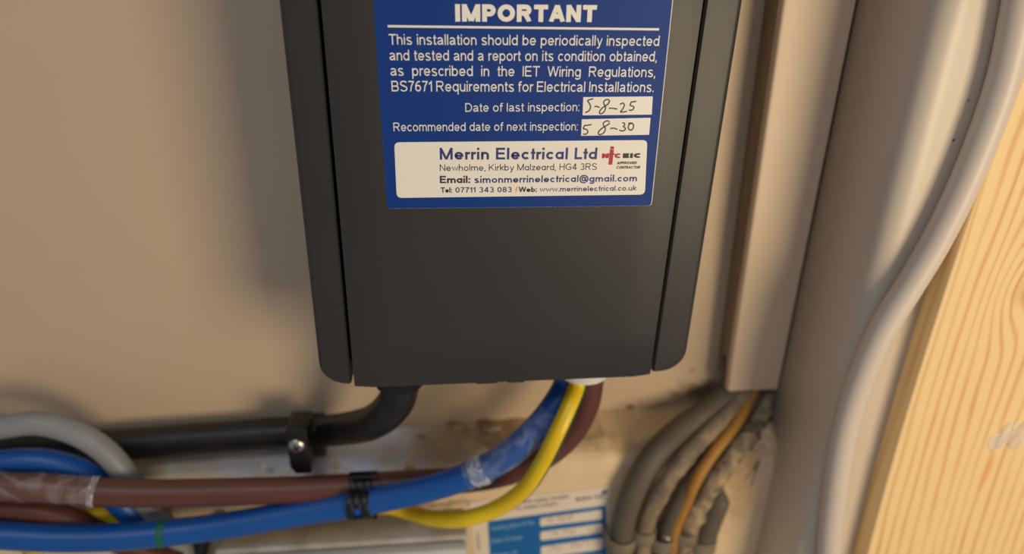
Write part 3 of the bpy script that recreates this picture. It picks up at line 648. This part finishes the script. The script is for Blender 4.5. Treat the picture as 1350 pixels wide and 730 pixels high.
# old grey cables under the trunking
old = [
 ([(980,470,-.009),(975,500,-.009),(944,532,-.0115),(899,563,-.021),(863,598,-.032),(838,640,-.036),(823,685,-.036),(817,735,-.036),(815,800,-.036)], .0062, M['oldgrey'], 'smooth dark grey old cable, leftmost under the trunking', 'grey_cable', None),
 ([(992,470,-.010),(984,508,-.011),(957,545,-.018),(922,583,-.028),(888,622,-.036),(862,665,-.036),(849,705,-.036),(844,760,-.036)], .0046, M['dusty'], 'dusty grey old cable, second from the left under the trunking', 'grey_cable', .06),
 ([(1004,470,-.008),(996,518,-.0085),(972,553,-.016),(940,592,-.026),(912,635,-.034),(888,680,-.035),(874,725,-.035),(868,780,-.035)], .0048, M['oldgrey'], 'dull grey old cable left of the thin ochre one under the trunking', 'grey_cable', .03),
 ([(1006,470,-.012),(994,514,-.0135),(972,555,-.022),(946,589,-.032),(922,625,-.038),(904,665,-.038),(890,700,-.038),(880,760,-.036)], .0029, M['ochre'], 'thin ochre yellow cable among the grey ones under the trunking', 'ochre_cable', None),
 ([(1020,470,-.008),(1014,520,-.010),(996,560,-.018),(966,602,-.030),(935,645,-.036),(912,688,-.036),(900,730,-.036),(894,790,-.036)], .0050, M['dusty2'], 'mottled dirty cable right of the ochre one under the trunking', 'grey_cable', .10),
 ([(952,646,-.036),(946,664,-.037),(936,690,-.037),(924,730,-.037),(915,780,-.037)], .0056, M['oldgrey'], 'smooth cut stub of grey cable rising at right of the old cable bundle', 'grey_cable', None),
]
for pts, r, m, lb, nm, j in old:
    rf = (lambda i, a, j=j: 1 + j*(math.sin(i*.7)+math.sin(i*1.9+2*a)+.6*math.sin(3*a+i*.35))) if j else None
    if nm == 'grey_cable' and 'stub' in lb: rf = lambda i, a: min(1, .25 + i*.14)
    cable(nm, pts, r, m, lb, rfun=rf)
# dark old cable deep in the corner by the post
cable('dark_cable', [(1022,470,-.006),(1022,520,-.007),(1012,560,-.012),(1002,600,-.026),(990,640,-.033)], .0024, M['dusty'], 'thin frayed dusty cable end nearest the white post under the trunking', rfun=lambda i, a: max(.2, 1 - i/38)*(1 + .15*math.sin(i*2.1+a*2)))

# clips with nails on the old cables
clips = [((818,711), .0068, 'grey plastic nail clip on the leftmost old cable', (824,712)), ((848,702), .0052, 'grey plastic nail clip on the second old cable', None),
         ((872,711), .0056, 'grey plastic nail clip on the cable left of the ochre one', (882,716)), ((903,703), .0056, 'grey plastic nail clip on the mottled cable', (893,718)),
         ((926,714), .0060, 'grey plastic nail clip on the cut cable stub', (936,716))]
for (cx, cy), r, lb, nail in clips:
    c = P(cx, cy, -.036); root = empty('cable_clip', (c.x, YB, c.z), lb, 'clip', None)
    bm = bmesh.new(); outer = []; inner = []
    for k in range(13):
        a = math.pi*k/12; outer.append((c.x + (r+.0014)*math.cos(a), -.036 - (r+.0012)*math.sin(a))); inner.append((c.x + r*math.cos(a), -.036 - r*math.sin(a)))
    outer = [(outer[0][0], YB-.0002)] + outer + [(outer[-1][0], YB-.0002)]; inner = [(inner[0][0], YB-.0002)] + inner + [(inner[-1][0], YB-.0002)]
    pr = outer + inner[::-1]
    loft(bm, [[(x, y, c.z + dz) for x, y in pr] for dz in (-.0042, .0036)])
    finish('saddle', bm, M['clipgrey'], root, bevel=.0003)
    if nail:
        n = P(*nail, -.042); bm = bmesh.new(); cyl(bm, (n.x, YB-.0002, n.z), (0, -1, 0), .0028, .011, 16); finish('lug', bm, M['clipgrey'], root, bevel=.0003)
        bm = bmesh.new(); lathe(bm, (n.x, YB-.0112, n.z), (0, -1, 0), [(.0016, 0), (.0016, .0004), (.0011, .0009), (.0003, .0011)], 16); finish('nail', bm, M['steel'], root, smooth=True)

# ------------------------------------------------------------------ black cleat on the thick cable
c = P(395, 590, -.034)
cl = empty('cable_cleat', (c.x, 0, P(395, 621, -.034).z), 'black plastic cleat with a silver screw clamping the thick black cable', 'cleat')
bm = bmesh.new()
a = P(375, 568, -.036); b = P(413, 624, -.036)
prism(bm, [(a.x, -.036, a.z), (b.x-.0006, -.036, a.z), (b.x-.0006, -.036, b.z+.0006), (b.x-.002, -.036, b.z), (a.x+.0022, -.036, b.z), (a.x, -.036, b.z+.004)], (0, .0155, 0))
finish('lug', bm, M['blackplastic'], cl, bevel=.0007, seg=3)
bm = bmesh.new(); pc = P(398, 569, -.0125)
# hook: a thick arch over the cable (profile in y-z, extruded along x)
pr = []; Ro, Ri = .0101, .0081
for k in range(15):
    t_ = math.pi*(-.5 + 1.05*k/14); se = (abs(math.cos(t_))**7 + abs(math.sin(t_))**7)**(-1/7); pr.append((pc.y - Ro*se*math.cos(t_), pc.z + Ro*se*math.sin(t_)))
pr.append((pr[-1][0]+.0006, pc.z+Ri))
pin = []
for k in range(15):
    t_ = math.pi*(-.5 + 1.0*k/14); pin.append((pc.y - Ri*math.cos(t_), pc.z + Ri*math.sin(t_)))
pr = pr + pin[::-1]
x0, x1 = P(384, 560, -.026).x, P(421, 560, -.026).x
loft(bm, [[(x, y, z) for y, z in pr] for x in (x0, x1)])
finish('hook', bm, M['blackplastic'], cl, bevel=.0005)
sc = P(391, 589, -.0365)
bm = bmesh.new(); lathe(bm, (sc.x, -.0358, sc.z), (0, -1, 0), [(.0040, 0), (.0040, .0004), (.0034, .0012), (.002, .0017), (.0006, .0019)], 24)
s1 = finish('screw', bm, M['steel'], cl, smooth=True); s1['label'] = 'silver cross-head screw'
bm = bmesh.new()
for ang in (.4, .4+math.pi/2):
    d = Vector((math.cos(ang), 0, math.sin(ang))); e = Vector((-d.z, 0, d.x)); o_ = Vector((sc.x, -.03795, sc.z))
    prism(bm, [o_ + d*.0018 + e*.0004, o_ - d*.0018 + e*.0004, o_ - d*.0018 - e*.0004, o_ + d*.0018 - e*.0004], (0, .0004, 0))
finish('cross_slot', bm, M['boxdark'], s1)

# ------------------------------------------------------------------ twin clip holding brown and blue cables
c = P(477, 650, -.05)
tc = empty('twin_cable_clip', (c.x, YB, c.z), 'small black twin clip holding the brown and blue cables to the board', 'clip')
def saddle(px, py, y, r, w, hole):
    q = P(px, py, y); bm = bmesh.new(); 
    o_ = []; i_ = []
    for k in range(17):
        t_ = math.pi*(-.5 + k/16); o_.append((q.y - (r+.0012)*math.cos(t_), q.z + (r+.0012)*math.sin(t_))); i_.append((q.y - r*math.cos(t_), q.z + r*math.sin(t_)))
    # two straps either side of an opening
    for s in (-1, 1):
        xa_, xb_ = q.x + s*w*.36, q.x + s*w
        loft(bm, [[(x, yy, zz) for yy, zz in o_ + i_[::-1]] for x in (xa_, xb_)])
    for seg in ((0, 7), (10, 17)):
        loft(bm, [[(x, yy, zz) for yy, zz in o_[seg[0]:seg[1]] + i_[seg[0]:seg[1]][::-1]] for x in (q.x - w*.36, q.x + w*.36)])
    finish(hole, bm, M['blackplastic'], tc, bevel=.0003)
saddle(478, 641, -.0410, .0064, .0052, 'saddle'); saddle(474, 663, -.0495, .0063, .0050, 'saddle')
bm = bmesh.new(); p = P(479, 624, -.045); box(bm, (p.x-.0064, -.0475, p.z-.0012), (p.x+.0064, -.0435, p.z+.0004)); finish('top_flange', bm, M['blackplastic'], tc, bevel=.0004)
bm = bmesh.new(); q1 = P(483, 674, -.053); q2 = P(496, 682, -.053); tube(bm, [q1, (q1+q2)/2, q2], .0013, 10); finish('tail', bm, M['blackplastic'], tc, smooth=True)
